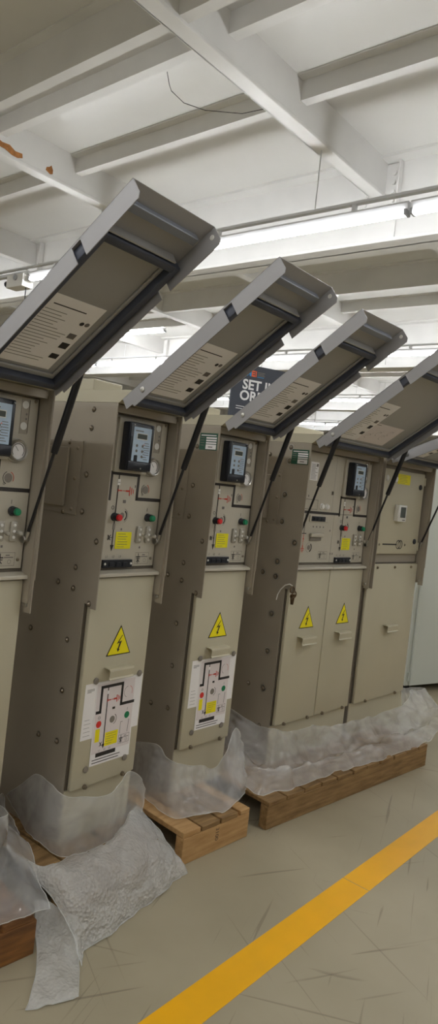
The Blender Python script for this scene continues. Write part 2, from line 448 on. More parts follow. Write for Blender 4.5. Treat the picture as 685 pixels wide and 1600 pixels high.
def shell(t, W):
    e = .012
    for s, x0, x1 in ((0, -e, -e + .004), (1, W + e - .004, W + e)):
        mb = MB()
        F = Fr((x0, 0, 0), (0, 1, 0), (0, 0, 1), (1, 0, 0))
        mb.prism(F, [(.026, -.2), (DEP, -.2), (DEP, HT), (-.04, HT), (-.04, .687), (-.006, .687), (-.006, .70), (.026, .70)], 0, x1 - x0, 'sheet')
        if s == 1:   # folded inner return of the right flange
            mb.box(x0 - .006, x0, -.028, .02, .72, 1.42, 'sheet')
            mb.box(x0 + .003, x1 + .002, -.042, -.038, .80, HT, 'sheet')
        part(mb, 'side_panel', t)
    mb = MB(); mb.box(-e + .004, W + e - .004, DEP - .004, DEP, -.2, HT, 'sheet'); part(mb, 'back_panel', t)
    mb = MB()
    F = Fr((-e - .001, 0, 0), (0, 1, 0), (0, 0, 1), (1, 0, 0))
    mb.prism(F, [(DEP, HT + .001), (-.045, HT + .001), (-.105, 1.486), (-.10, 1.490), (DEP, 1.490)], 0, W + 2 * e + .002, 'paint')
    part(mb, 'top_cover', t)
    mb = MB(); mb.box(.0, W * .45, .12, .42, 1.4905, 1.535, 'paint', .004); part(mb, 'vent_box', t)
    mb = MB(); mb.box(-e + .0045, W + e - .0045, .024, .030, -.2, -.004, 'paint'); part(mb, 'base_panel', t)
    mb = MB()
    mb.box(-e + .0045, W + e - .0045, .022, .027, .0, .83, 'dark')
    mb.box(-e + .0045, W + e - .0045, .036, .04, .80, HT - .002, 'sheet')
    mb.box(-e + .0045, W + e - .0045, -.02, .036, HT - .03, HT - .002, 'sheet')
    part(mb, 'inner_frame', t)

def screws(t, x, pts, dimple=False):
    F = leftside(x)
    for y, z in pts:
        mb = MB()
        if dimple:
            mb.disc(F, -y, z, .0185, .0005, 'zinc', 20); mb.disc(F, -y, z, .013, .001, 'dark', 18)
            mb.knob(F, -y, z, [(.0095, .001), (.009, .004), (.006, .006), (.003, .0065)], 'screw')
        else:
            mb.disc(F, -y, z, .0115, .0006, 'dark', 16)
            mb.knob(F, -y, z, [(.0085, .0006), (.0085, .003), (.007, .006), (.004, .009), (.002, .0095)], 'screw')
        part(mb, 'screw', t, True)

def sidebox(t, x, raise_=.012, y0=.125, y1=.36):
    mb = MB(); F = leftside(x)
    mb.fbox(F, -y1, -y0, 1.015, 1.295, 0, .004, 'sheet', .001)
    mb.fbox(F, -y1, -(y0 + .068), 1.04, 1.268, .004, .004 + raise_, 'sheet', .004)
    part(mb, 'side_cover_plate', t)

def door(t, x0, x1, z1=.796, handle=True, warn=True, topbolts=False):
    mb = MB(); F = front(0.0)
    mb.fbox(F, x0, x1, 0, z1, -.021, 0, 'paint', .006)
    d = part(mb, 'lower_door', t, True)
    if warn:
        cx = (x0 + x1) / 2 + .004; zb, zt, hw = .492, .608, .0635
        mb = MB()
        mb.prism(F, [(cx - hw, zb), (cx + hw, zb), (cx, zt)], .0002, .0012, 'ink')
        k = .9; cz = zb + .038
        mb.poly(F, [(cx + (p - cx) * k, cz + (q - cz) * k) for p, q in ((cx - hw, zb), (cx + hw, zb), (cx, zt))], .0016, 'warn')
        bolt = [(.012, .036), (-.014, .002), (.002, .006), (-.006, -.018), (-.0105, -.0165), (-.004, -.032), (.006, -.021), (.001, -.0195), (.014, .014), (-.002, .009), (.0165, .037)]
        mb.poly(F, [(cx - .002 + p * .95, cz + .004 + q * .95) for p, q in bolt][::-1], .002, 'ink')
        part(mb, 'warning_triangle', d)
    if handle:
        cx = (x0 + x1) / 2; hw = .062
        mb = MB(); F2 = Fr((cx - hw, 0, 0), (0, -1, 0), (0, 0, 1), (1, 0, 0))
        mb.prism(F2, [(0, .452), (.030, .452), (.036, .449), (.038, .443), (.036, .418), (.040, .412), (.037, .410), (.0335, .417), (.035, .441), (.033, .4475), (.029, .449), (0, .449)], 0, 2 * hw, 'paint')
        part(mb, 'pull_handle', d)
    n = 2
    for i in range(n):
        mb = MB(); bx = x0 + (x1 - x0) * (.2 + .6 * i / (n - 1))
        mb.knob(front(-.002), bx, .004, [(.010, 0), (.010, .004), (.007, .0045), (.007, .011), (.004, .0125)], 'screw', 12)
        part(mb, 'door_bolt', d, True)
    if topbolts:
        for i in range(3):
            mb = MB(); mb.knob(F, x0 + (x1 - x0) * (.15 + .35 * i), z1 - .02, [(.009, 0), (.009, .003), (.006, .0035), (.006, .008), (.003, .009)], 'screw', 12)
            part(mb, 'door_bolt', d, True)
    return d

def ledge(t, x0, x1):
    mb = MB(); F2 = Fr((x0, 0, 0), (0, -1, 0), (0, 0, 1), (1, 0, 0))
    mb.prism(F2, [(-.03, .822), (0, .815), (.014, .813), (.017, .809), (.017, .801), (.013, .801), (.012, .806), (-.03, .811)], 0, x1 - x0, 'panelpaint')
    mb.box(x0 + .004, x1 - .004, .012, .03, .797, .8055, 'dark')
    part(mb, 'ledge_lip', t)
    mb = MB(); mb.box(x0 + .004, x1, .029, .034, .806, .90, 'sheet'); part(mb, 'rear_strip', t)

def lines(mb, F, x0, x1, z1, z0, n, c, k='textgrey', seed=1, w=.0022):
    r = random.Random(seed)
    for i in range(n):
        z = z1 + (z0 - z1) * i / max(1, n - 1)
        mb.quad(F, x0, x0 + (x1 - x0) * r.uniform(.55, 1), z - w / 2, z + w / 2, c, k)

def earth_symbol(mb, F, x, z, L, c, k, w=.004, vertical=False):
    """the earthing sign: a stem ending in bars of falling length"""
    T = (lambda p: (x + p[0], z + p[1])) if not vertical else (lambda p: (x + p[1], z - p[0]))
    mb.stroke(F, [T((0, 0)), T((L * .22, 0))], w, c, k)
    mb.stroke(F, [T((L * .3, 0)), T((L * .46, 0))], w * .6, c, k)
    mb.stroke(F, [T((L * .52, 0)), T((L * .72, 0))], w * 1.6, c, k)
    for i, h in enumerate((.20, .14, .08)):
        mb.stroke(F, [T((L * (.74 + .12 * i), -L * h)), T((L * (.74 + .12 * i), L * h))], w * .9, c, k)
    mb.stroke(F, [T((-.0015, -w)), T((-.0015, w))], w, c, k)

def symbol_box(mb, F, x0, x1, z0, z1, c):
    for p in ([(x0, z0), (x1, z0)], [(x1, z0), (x1, z1)], [(x1, z1), (x0, z1)], [(x0, z1), (x0, z0)]):
        mb.stroke(F, p, .0012, c, 'textgrey')
    w, h = x1 - x0, z1 - z0
    mb.stroke(F, [(x0 + w * .22, z0 + h * .1), (x0 + w * .22, z0 + h * .9)], .003, c, 'ink')
    mb.stroke(F, [(x0 + w * .08, z0 + h * .62), (x0 + w * .36, z0 + h * .62)], .004, c, 'ink')
    mb.stroke(F, [(x0 + w * .1, z0 + h * .45), (x0 + w * .34, z0 + h * .45)], .003, c, 'ink')
    mb.stroke(F, [(x0 + w * .12, z0 + h * .18), (x0 + w * .22, z0 + h * .36), (x0 + w * .32, z0 + h * .18)], .003, c, 'ink')
    mb.quad(F, x0 + w * .5, x0 + w * .72, z0 + h * .76, z0 + h * .84, c, 'textgrey')
    mb.quad(F, x0 + w * .42, x0 + w * .92, z0 + h * .6, z0 + h * .67, c, 'textgrey')
    mb.arc(F, x0 + w * .72, z0 + h * .3, h * .15, .0012, 0, 360, c, 'textgrey')

def yellow_note(t, F, x0, x1, z0, z1, c0=.0004, seed=3, name='yellow_sticker'):
    mb = MB(); mb.fbox(F, x0, x1, z0, z1, c0, c0 + .0008, 'yellow')
    lines(mb, F, x0 + .12 * (x1 - x0), x1 - .1 * (x1 - x0), z1 - .12 * (z1 - z0), z0 + .12 * (z1 - z0), 6, c0 + .0012, 'textgrey', seed, .0016)
    return part(mb, name, t)

PY = .020     # front of the control panel
def push_button(t, F, x, z, cap):
    mb = MB(); mb.knob(F, x, z, [(.0165, 0), (.0165, .004), (.0145, .006), (.0145, .024), (.013, .026)], 'black'); b = part(mb, 'push_button', t, True)
    mb = MB(); mb.knob(F, x, z, [(.0125, .0255), (.0125, .034), (.011, .0365), (.006, .0375)], cap); part(mb, 'button_cap', b, True, 'red cap' if cap == 'redcap' else 'green cap')

def relay(t, F, x0=.0, wide=True):
    mb = MB(); mb.fbox(F, x0 + .050, x0 + .216, 1.194, 1.400, 0, .012, 'panelpaint', .002); part(mb, 'relay_mount', t)
    mb = MB()
    a0, a1, b0, b1 = x0 + .069, x0 + .198, 1.204, 1.387
    mb.fbox(F, a0, a1, b0, b1, .012, .050, 'black', .005)
    mb.fbox(F, a0 + .004, a0 + .019, b0 + .03, b1 - .004, .050, .054, 'black', .002)
    mb.fbox(F, a0 + .004, a1 - .004, b0 + .004, b0 + .036, .050, .056, 'black', .003)
    mb.fbox(F, a1 - .014, a1 - .003, b0 + .03, b1 - .004, .050, .053, 'black', .002)
    r = part(mb, 'protection_relay', t, True, 'black protection relay')
    mb = MB(); f0, f1, g0, g1 = a0 + .021, a1 - .013, b0 + .038, b1 - .016
    mb.fbox(F, f0, f1, g0, g1, .050, .0515, 'bluegrey')
    mb.quad(F, f0 + .008, f0 + .05, g1 - .016, g1 - .012, .052, 'textgrey')
    mb.quad(F, f0 + .018, f1 - .022, g1 - .046, g1 - .022, .052, 'white')
    for i in range(3):
        for j in range(2):
            mb.disc(F, f0 + .022 + .03 * j, g1 - .07 - .020 * i, .0055, .0522, 'textgrey')
    lines(mb, F, f0 + .060, f1 - .006, g1 - .058, g0 + .01, 8, .0522, 'textgrey', 5, .0022)
    for i in range(5): mb.disc(F, f0 + .059, g1 - .064 - .012 * i, .0022, .0523, 'signorange' if i == 0 else 'textgrey', 8)
    mb.fbox(F, f0 + .012, f0 + .028, g0, g0 + .022, .0515, .0535, 'black')
    fp = part(mb, 'relay_face', r)
    mb = MB(); mb.fbox(F, f0 + .021, f1 - .025, g1 - .043, g1 - .025, .0521, .0535, 'lcd'); part(mb, 'display', r)
    mb = MB()
    for q in ((a0 + .018, b1 - .010), (a1 - .008, b1 - .010), (a0 + .07, b0 + .012)):
        mb = MB(); mb.knob(F, q[0], q[1], [(.0035, .05), (.003, .0565)], 'zinc', 10); part(mb, 'face_screw', r)

def gauge(t, F, x, z, r=.036):
    mb = MB(); mb.knob(F, x, z, [(r + .004, 0), (r + .004, .004), (r, .006), (r, .020), (r - .003, .024), (r - .007, .022), (r - .008, .015)], 'zinc', 28)
    g = part(mb, 'pressure_gauge', t, True)
    mb = MB(); mb.disc(F, x, z, r - .007, .0155, 'paper', 24); mb.arc(F, x, z, r - .013, .003, -40, 220, .0158, 'textgrey')
    mb.stroke(F, [(x, z), (x - .012, z + .014)], .0018, .0163, 'ink'); part(mb, 'gauge_dial', g)

def indicator(t, F, x, z0, z1):
    mb = MB()
    mb.fbox(F, x - .013, x + .013, z0, z1, 0, .010, 'clear', .004)
    for q in (.2, .5, .8):
        mb.knob(F, x, z0 + (z1 - z0) * q, [(.0055, .010), (.005, .013), (.003, .014)], 'white', 12)
    i = part(mb, 'voltage_indicator', t, True)
    mb = MB(); mb.knob(F, x + .010, z0 + (z1 - z0) * .45, [(.004, .01), (.004, .024), (.0075, .026), (.008, .034), (.006, .037)], 'clear', 16); part(mb, 'plug_knob', i, True)

def mimic(mb, F, pts, c=.0008, w=.0135):
    mb.stroke(F, pts, w, c, 'line')

def keydial(mb, F, x, z, r, c, redarc=True):
    mb.disc(F, x, z, r * .74, c, 'magnet', 20)
    mb.arc(F, x, z, r, .0022, 110, 250, c, 'ink'); mb.arc(F, x, z, r, .0022, -30, 70, c, 'red' if redarc else 'ink')
    mb.arc(F, x - r * .7, z - r * .95, .0035, .0012, 0, 360, c, 'ink', 8)

def std_panel(t, x0=0.0, earth=True, label=True, plate=True, lw=True, W=.325, leftline=True):
    F = front(PY)
    if plate:
        mb = MB()
        mb.fbox(F, x0 + .002, x0 + W - .002, .832, HT - .035, -.012, 0, 'panelpaint', .002)
        p = part(mb, 'control_panel', t)
    else:
        p = t
    mb = MB()
    mimic(mb, F, [(x0 + (.05 if leftline else .05), 1.092), (x0 + .05, 1.19), (x0 + .191, 1.19), (x0 + .191, 1.097), (x0 + W - .008, 1.097)])
    mb.stroke(F, [(x0 + .088, 1.185), (x0 + .088, .908)], .0052, .0012, 'ink')
    mb.poly(F, [(x0 + .0785, .917), (x0 + .088, .892), (x0 + .0975, .917)], .0014, 'ink')
    mb.fbox(F, x0 + .082, x0 + .096, 1.145, 1.168, .0010, .0024, 'white')
    mb.stroke(F, [(x0 + .084, 1.156), (x0 + .094, 1.156)], .002, .0028, 'textgrey')
    mb.fbox(F, x0 + .083, x0 + .093, .975, .998, .001, .003, 'magnet')
    earth_symbol(mb, F, x0 + .091, 1.125, .080, .0012, 'red')
    mb.quad(F, x0 + .120, x0 + .136, 1.078, 1.090, .0012, 'textgrey')
    mb.quad(F, x0 + .174, x0 + .180, 1.140, 1.150, .0012, 'textgrey')
    mb.arc(F, x0 + .059, .945, .010, .0035, -70, 70, .0012, 'ink', 8); mb.arc(F, x0 + .081, .945, .010, .0035, 110, 250, .0012, 'ink', 8)
    mb.stroke(F, [(x0 + .0635, .938), (x0 + .0635, .952)], .0025, .0012, 'ink')
    mb.stroke(F, [(x0 + .068, .945), (x0 + .086, .945)], .002, .0012, 'ink')
    mb.arc(F, x0 + .127, 1.03, .020, .0055, -60, 60, .0012, 'ink'); mb.arc(F, x0 + .127, 1.03, .027, .0016, -70, 75, .0012, 'textgrey')
    mb.disc(F, x0 + .124, 1.03, .012, .001, 'magnet')
    mb.text(F, 'O', x0 + .064, 1.052, .020, .0012, 'ink'); mb.text(F, 'I', x0 + .2535, 1.050, .020, .0012, 'ink')
    keydial(mb, F, x0 + .233, 1.135, .021, .0012)
    for i, s in enumerate(('L1', 'L2', 'L3')): mb.text(F, s, x0 + .062 + .034 * i, .868, .012, .0012, 'ink')
    symbol_box(mb, F, x0 + .219, x0 + .292, .842, .886, .0012)
    mb.stroke(F, [(x0 + .206, .93), (x0 + .206, .99)], .002, .0012, 'textgrey')
    for q in (.128, .236): mb.quad(F, x0 + q - .004, x0 + q + .004, .973 - (.07 if q > .2 else 0), .981 - (.07 if q > .2 else 0), .0012, 'textgrey')
    part(mb, 'mimic_diagram', p)
    push_button(p, F, x0 + .084, 1.024, 'redcap'); push_button(p, F, x0 + .262, 1.026, 'greencap')
    indicator(p, F, x0 + .222, .925, .992); indicator(p, F, x0 + .272, .925, .992)
    yellow_note(p, F, x0 + .103, x0 + .184, .902, .967, .0015)
    mb = MB(); mb.fbox(F, x0 + .045, x0 + .196, .831, .861, .0, .012, 'black', .002)
    for i in range(3): mb.fbox(F, x0 + .075 + .034 * i, x0 + .098 + .034 * i, .836, .852, .012, .016, 'black', .002)
    for q in (.054, .188): mb.knob(F, x0 + q, .846, [(.005, .012), (.004, .0145)], 'white', 10)
    part(mb, 'terminal_strip', p)
    gauge(p, F, x0 + .249, 1.228)
    mb = MB(); mb.fbox(F, x0 + .255, x0 + .288, 1.285, 1.402, 0, .0012, 'sheet')
    mb.quad(F, x0 + .2845, x0 + .2875, 1.29, 1.40, .0016, 'dark')
    for z in (1.383, 1.312): mb.disc(F, x0 + .270, z, .013, .0018, 'white')
    for z in (1.352, 1.336): mb.disc(F, x0 + .277, z, .004, .0018, 'textgrey', 8)
    part(mb, 'indicator_slot', p)
    relay(p, F, x0)
    if label:
        mb = MB(); mb.fbox(F, x0 + .018, x0 + .046, 1.262, 1.362, .0004, .001, 'paper'); lines(mb, F, x0 + .021, x0 + .044, 1.35, 1.27, 12, .0014, 'textgrey', 8, .0022)
        mb.quad(F, x0 + .028, x0 + .042, 1.335, 1.355, .0016, 'textgrey'); part(mb, 'data_label', p)
    for q in ((.305, .862), (.31, 1.40)):
        mb = MB(); mb.knob(F, x0 + q[0], q[1], [(.006, 0), (.005, .004), (.003, .005)], 'screw', 10); part(mb, 'panel_screw', p, True)
    return p

def strut(t, x, ang, s_at=.115, t_at=.030, base=(.004, .933), ratio=.53):
    L = lidframe(ang); p1 = L.p(x, s_at, t_at); p0 = V((x, base[0], base[1]))
    pm = p0.lerp(p1, ratio)
    mb = MB(); mb.tube([pm, pm.lerp(p1, .04), p1], [.0115, .0125, .0125], 'strut', 14); b = part(mb, 'gas_strut', t, True)
    mb = MB(); mb.tube([p0 + (p1 - p0).normalized() * .015, pm], .0055, 'strut', 10); part(mb, 'strut_rod', b, True)
    mb = MB(); mb.tube([p0, p0 + (p1 - p0).normalized() * .03], .0075, 'zinc', 10)
    mb.tube([p0 + V((-.016, 0, 0)), p0 + V((.014, 0, 0))], .008, 'zinc', 10); mb.tube([p0 + V((-.016, 0, 0)), p0 + V((-.010, 0, 0))], .013, 'zinc', 6)
    part(mb, 'ball_joint', b, True)
    mb = MB(); mb.tube([p1 + V((-.012, 0, 0)), p1 + V((.012, 0, 0))], .008, 'zinc', 10); part(mb, 'top_pin', b, True)

def lid(t, x0, x1, ang, second=False):
    L = lidframe(ang)
    Ln = .755; FD = .056
    mb = MB()
    mb.fbox(L, x0, x1, 0, Ln, -.0015, 0.0012, 'lid')
    # side flanges with the bevelled foot, the notch and the cut far corner
    for xa in (x0, x1 - .0028):
        Fs = Fr(L.p(xa, 0, 0), L.v, L.n, L.u)
        mb.prism(Fs, [(-.003, -.0015), (Ln, -.0015), (Ln, .044), (Ln - .010, FD), (.546, FD), (.546, .004), (.510, .004), (.510, FD), (.034, FD), (.030, FD - .012), (-.004, FD - .014)], 0, .0028, 'lid')
    mb.fbox(L, x0 + .003, x1 - .003, -.002, .001, 0, .02, 'lid')
    li = part(mb, 'hinged_lid', t)
    mb = MB()   # stiffening ribs across the far end
    mb.prism(Fr(L.p(x0 + .03, .685, 0), L.v, L.n, L.u), [(0, 0), (.0, .020), (.022, .020), (.024, .017), (.024, .0)], 0, x1 - x0 - .06, 'rib')
    part(mb, 'stiffening_rib', li, False)
    mb = MB()
    mb.prism(Fr(L.p(x0 + .02, .616, 0), L.v, L.n, L.u), [(0, 0), (.001, .030), (.006, .030), (.008, 0)], 0, x1 - x0 - .06, 'lidin')
    part(mb, 'stiffening_rib', li)
    # gasket round the inner tray
    g0, g1, s0, s1, w = x0 + .010, x1 - .010, .012, .612, .026
    mb = MB()
    mb.fbox(L, g0, g0 + w, s0, s1, .001, .036, 'rubber', .006); mb.fbox(L, g1 - w, g1, s0, s1, .001, .036, 'rubber', .006)
    mb.fbox(L, g0 + w * .6, g1 - w * .6, s0, s0 + w, .001, .036, 'rubber', .006); mb.fbox(L, g0 + w * .6, g1 - w * .6, s1 - w, s1, .001, .036, 'rubber', .006)
    part(mb, 'gasket', li, True)
    mb = MB()
    a0, a1, b0, b1 = g0 + w, g1 - w, s0 + w, s1 - w
    mb.fbox(L, a0, a1, b0, b1, .001, .006, 'lidin')
    for q in ((a0, a0 + .014, b0, b1), (a1 - .014, a1, b0, b1), (a0, a1, b0, b0 + .020), (a0, a1, b1 - .014, b1)):
        mb.fbox(L, q[0], q[1], q[2], q[3], .006, .014, 'lidin', .005)
    part(mb, 'inner_tray', li)
    # instruction sheet
    c = .0064; p0 = a0 + .004; p1 = p0 + .205; q0, q1 = .070, .366
    if p1 > a1 - .016: p0 = a0 + .002; p1 = min(p0 + .2, a1 - .018)
    mb = MB(); mb.fbox(L, p0, p1, q0, q1, c, c + .0008, 'paper')
    c += .0012
    mb.quad(L, p0 + .035, p1 - .05, q1 - .038, q1 - .034, c, 'ink')
    r = random.Random(4)
    zz = q1 - .062
    for i in range(17):
        ll = r.uniform(.35, .78)
        mb.quad(L, p0 + .022, p0 + .022 + (p1 - p0 - .03) * ll, zz, zz + .0022, c, 'textgrey'); zz -= .0128
    for k, (a, b, wd, hh) in enumerate(((.040, .118, .030, .022), (.040, .168, .030, .026), (.044, .215, .028, .022))):
        mb.quad(L, p1 - a, p1 - a + wd, q0 + b - .085 + .02, q0 + b - .085 + .02 + hh, c + .0004, 'textgrey' if k == 2 else 'ink')
    mb.disc(L, p1 - .035, q1 - .078, .008, c + .0004, 'ink', 10); mb.disc(L, p1 - .016, q1 - .076, .0085, c + .0004, 'textgrey', 12)
    part(mb, 'instruction_sheet', li)
    if second:
        c = .0064; n0, n1, m0, m1 = p1 - .006, p1 + .262, .072, .225
        mb = MB(); mb.fbox(L, n0, n1, m0, m1, c - .0002, c + .0005, 'paper2'); c += .0009
        mb.quad(L, n0 + .01, n0 + .05, m1 - .012, m1 - .008, c, 'textgrey')
        for (u, v) in ((.05, .05), (.11, .08), (.17, .06), (.2, .1)):
            mb.arc(L, n0 + u, m0 + v, .018, .0014, 20, 280, c, 'textgrey'); mb.stroke(L, [(n0 + u, m0 + v), (n0 + u + .02, m0 + v + .03)], .0012, c, 'textgrey')
        part(mb, 'diagram_sheet', li)
    mb = MB()
    for s in (.095,):
        Fs = Fr(L.p(x0, 0, 0), L.v, L.n, -L.u)
        mb.knob(Fs, s, .026, [(.011, 0), (.010, .003), (.006, .004)], 'zinc', 14)
    part(mb, 'hinge_bolt', li, True)
    mb = MB(); Fs = Fr(L.p(x1 - .003, 0, 0), L.v, L.n, -L.u); mb.knob(Fs, Ln - .02, .022, [(.008, 0), (.006, .002)], 'white', 12); part(mb, 'corner_hole_dot', li, True)  # small white disc drawn in place of a see-through corner hole
    return li

def door_papers(d):
    F = front(0.0)
    mb = MB(); mb.fbox(F, .020, .316, .185, .397, .0004, .0010, 'paper')
    lines(mb, F, .030, .066, .375, .365, 3, .0014, 'textgrey', 2, .002); lines(mb, F, .03, .07, .26, .20, 5, .0014, 'textgrey', 3, .0012)
    part(mb, 'paper_sheet', d)
    mb = MB(); G = Fr((0.078, 0, .075), (.9994, 0, .0), (-.012, 0, 1), (0, -1, 0))
    w, h = .206, .32
    mb.fbox(G, 0, w, 0, h, .0016, .0022, 'paper'); c = .0026
    mb.quad(G, .004, w - .006, .045, h - .006, c, 'paper2'); c = .003
    mb.stroke(G, [(.012, .205), (.028, .205), (.028, .30), (.134, .30), (.134, .218), (.2, .218)], .0115, c, 'ink')
    mb.stroke(G, [(.060, .297), (.060, .068)], .0045, c, 'ink'); mb.poly(G, [(.053, .076), (.060, .058), (.067, .076)], c + .0002, 'ink')
    mb.quad(G, .056, .064, .27, .283, c + .0003, 'paper')
    earth_symbol(mb, G, .063, .245, .062, c + .0002, 'red', .004)
    mb.quad(G, .090, .104, .205, .214, c, 'ink')
    mb.disc(G, .095, .165, .0135, c, 'magnet'); mb.arc(G, .097, .165, .02, .0022, -70, 60, c, 'ink')
    mb.disc(G, .027, .158, .0135, c, 'red'); mb.disc(G, .027, .158, .0085, c + .0002, 'redcap')
    mb.disc(G, .172, .168, .0135, c, 'greencap')
    mb.text(G, 'O', .020, .178, .016, c, 'ink'); mb.text(G, 'I', .170, .187, .016, c, 'ink')
    mb.arc(G, .168, .262, .022, .0016, 100, 250, c, 'textgrey'); mb.arc(G, .168, .262, .022, .0016, -30, 70, c, 'red')
    mb.quad(G, .014, .036, .09, .14, c, 'warn'); mb.quad(G, .066, .132, .065, .118, c, 'warn')
    lines(mb, G, .072, .126, .11, .073, 5, c + .0002, 'textgrey', 6, .0014)
    mb.stroke(G, [(.142, .10), (.142, .145), (.152, .145)], .002, c, 'textgrey'); mb.stroke(G, [(.182, .10), (.186, .148)], .0026, c, 'textgrey')
    mb.arc(G, .037, .078, .008, .003, -70, 70, c, 'ink', 8); mb.arc(G, .055, .078, .008, .003, 110, 250, c, 'ink', 8)
    symbol_box(mb, G, .140, .196, .058, .092, c)
    for i, s in enumerate(('L1', 'L2', 'L3')): mb.text(G, s, .038 + .026 * i, .0505, .010, c, 'ink')
    mb.quad(G, .026, .128, .030, .046, c, 'ink')
    lines(mb, G, .010, w - .006, .021, .010, 2, c, 'ink', 9, .003)
    part(mb, 'panel_diagram_sheet', d)
    for a, b in ((.066, .405), (.294, .402), (.262, .068), (.062, .070)):
        mb = MB(); mb.knob(F, a, b, [(.0125, .0024), (.0125, .005), (.011, .006)], 'magnet', 18); part(mb, 'round_magnet', d, True)

SCR = [(.088, 1.416), (.09, 1.346), (.203, 1.286), (.151, 1.267), (.09, 1.171), (.152, 1.152), (.153, 1.036), (.203, 1.021), (.092, 1.032), (-.006, .933), (.093, .822), (.185, .752), (.093, .743), (.323, .543), (.095, .548), (.092, .357), (.201, .157), (.09, .166), (-.003, .703), (.097, -.035)]
def flange_screw(t, W):
    mb = MB(); mb.knob(leftside(W + .008), .016, .712, [(.008, 0), (.008, .003), (.005, .005)], 'zinc', 12); part(mb, 'flange_bolt', t, True)

def std_cab(x, y, a, label, papers, green):
    t = thing('switchgear_cabinet', label, 'electrical cabinet', (x, y, .13), a, 'single switchgear cabinets')
    W = .325
    shell(t, W); screws(t, -.012, SCR); sidebox(t, -.012); flange_screw(t, W)
    d = door(t, 0, W); ledge(t, -.004, W + .004)
    if papers: door_papers(d)
    std_panel(t)
    lid(t, -.016, .304, 35.4)
    strut(t, .318, 35.4)
    if green: rating_plate(t)
    return t
def rating_plate(t):
    mb = MB(); F = leftside(-.012)
    a0, a1, b0, b1 = -.077, .030, 1.333, 1.408
    mb.fbox(F, a0, a1, b0, b1, 0, .0012, 'green')
    mb.quad(F, a0 + .008, a1 - .008, b1 - .012, b1 - .008, .0016, 'paper')
    for i in range(3): mb.quad(F, a0 + .040, a1 - .004, b1 - .025 - .011 * i, b1 - .018 - .011 * i, .0016, 'paper')
    for i in range(4): mb.quad(F, a0 + .006, a0 + .03, b1 - .022 - .011 * i, b1 - .020 - .011 * i, .0016, 'magnet')
    mb.quad(F, a0 + .040, a1 - .004, b0 + .004, b1 - .050, .0016, 'paper')
    mb.quad(F, a0 + .055, a1 - .025, b0 + .012, b0 + .016, .002, 'textgrey')
    part(mb, 'rating_plate', t, False, 'green rating plate')

std_cab(.907, -.081, .12, 'grey switchgear cabinet cut off by the left edge of the photo, nearest of the row', False, False)
std_cab(1.5089, -.0552, .0932, 'single switchgear cabinet with door papers, standing over the bubble wrap', True, False)
std_cab(2.1289, .0215, .0298, 'single switchgear cabinet with door papers and a green plate on its side', True, True)

# ---- the double cabinet
W4 = .665
t4 = thing('double_switchgear_cabinet', 'double-width switchgear cabinet with two lower doors and a key hanging at its flange', 'electrical cabinet', (2.7655, 0, .13), 0)
shell(t4, W4)
screws(t4, -.012, [(.088, 1.416), (.088, 1.346), (.095, 1.173), (.093, 1.034), (-.002, .938), (.093, .829), (.182, .759), (.094, .75), (.092, .558), (.092, .365), (.092, .172)], True)
screws(t4, -.012, [(.221, 1.374), (.14, 1.269), (.143, 1.155), (.145, 1.04), (.19, 1.025), (.192, .17), (.09, -.02)])
sidebox(t4, -.012, .03); flange_screw(t4, W4); rating_plate(t4)
door(t4, 0, .3345); door(t4, .3395, W4)
ledge(t4, -.004, .336); ledge(t4, .340, W4 + .004)
F = front(PY)
mb = MB()
mb.fbox(F, .002, .385, 1.098, HT - .035, -.012, 0, 'panelpaint', .002)
mb.fbox(F, .387, W4 - .002, 1.098, HT - .035, -.012, 0, 'panelpaint', .002)
mb.fbox(F, .002, .340, .832, 1.0955, -.012, 0, 'panelpaint', .002)
mb.fbox(F, .342, W4 - .002, .832, 1.0955, -.012, 0, 'panelpaint', .002)
p4 = part(mb, 'control_panel', t4)
mb = MB()
mimic(mb, F, [(.030, 1.097), (.386, 1.097), (.386, 1.105)])
mb.stroke(F, [(.310, 1.40), (.310, 1.11)], .0016, .001, 'textgrey')
for q in ([(.04, 1.163), (.176, 1.163)], [(.176, 1.163), (.176, 1.113)], [(.176, 1.113), (.04, 1.113)]): mb.stroke(F, q, .0018, .001, 'ink')
mb.fbox(F, .292, .308, 1.198, 1.217, .0005, .002, 'dark')
for q in ((.09, 1.18), (.24, 1.39), (.262, 1.39), (.315, 1.005), (.34, .88), (.36, .88)): mb.quad(F, q[0] - .004, q[0] + .004, q[1] - .005, q[1] + .005, .001, 'textgrey')
mb.stroke(F, [(.086, 1.09), (.086, .985)], .004, .001, 'ink'); mb.stroke(F, [(.068, .985), (.104, .985)], .004, .0012, 'ink')
mb.stroke(F, [(.086, .98), (.086, .955)], .004, .001, 'red'); earth_symbol(mb, F, .086, .955, .066, .0012, 'red', .004, True)
mb.arc(F, .142, .912, .021, .007, -75, 60, .0012, 'ink'); mb.arc(F, .142, .912, .026, .0014, 80, 270, .0012, 'textgrey'); mb.disc(F, .14, .912, .013, .001, 'magnet')
for i in range(4): mb.quad(F, .155 + .03 * i, .165 + .03 * i, 1.018, 1.026, .0012, 'textgrey')
symbol_box(mb, F, .229, .309, .852, .893, .0012)
part(mb, 'mimic_diagram', p4)
mb = MB(); mb.fbox(F, .118, .283, 1.048, 1.082, 0, .006, 'panelpaint', .002); mb.fbox(F, .132, .252, 1.052, 1.078, .006, .009, 'black', .002)
for i in range(3): mb.fbox(F, .145 + .034 * i, .168 + .034 * i, 1.056, 1.072, .009, .012, 'black', .002)
part(mb, 'terminal_strip', p4)
mb = MB(); mb.fbox(F, .130, .240, .969, .990, .004, .022, 'panelpaint', .005); mb.fbox(F, .136, .234, .950, .969, .004, .007, 'magnet'); part(mb, 'panel_handle', p4, True)
for x in (.214, .260):
    mb = MB(); mb.knob(F, x, 1.131, [(.017, 0), (.017, .004), (.013, .006), (.013, .012), (.01, .014)], 'white', 20); part(mb, 'round_knob', p4, True)
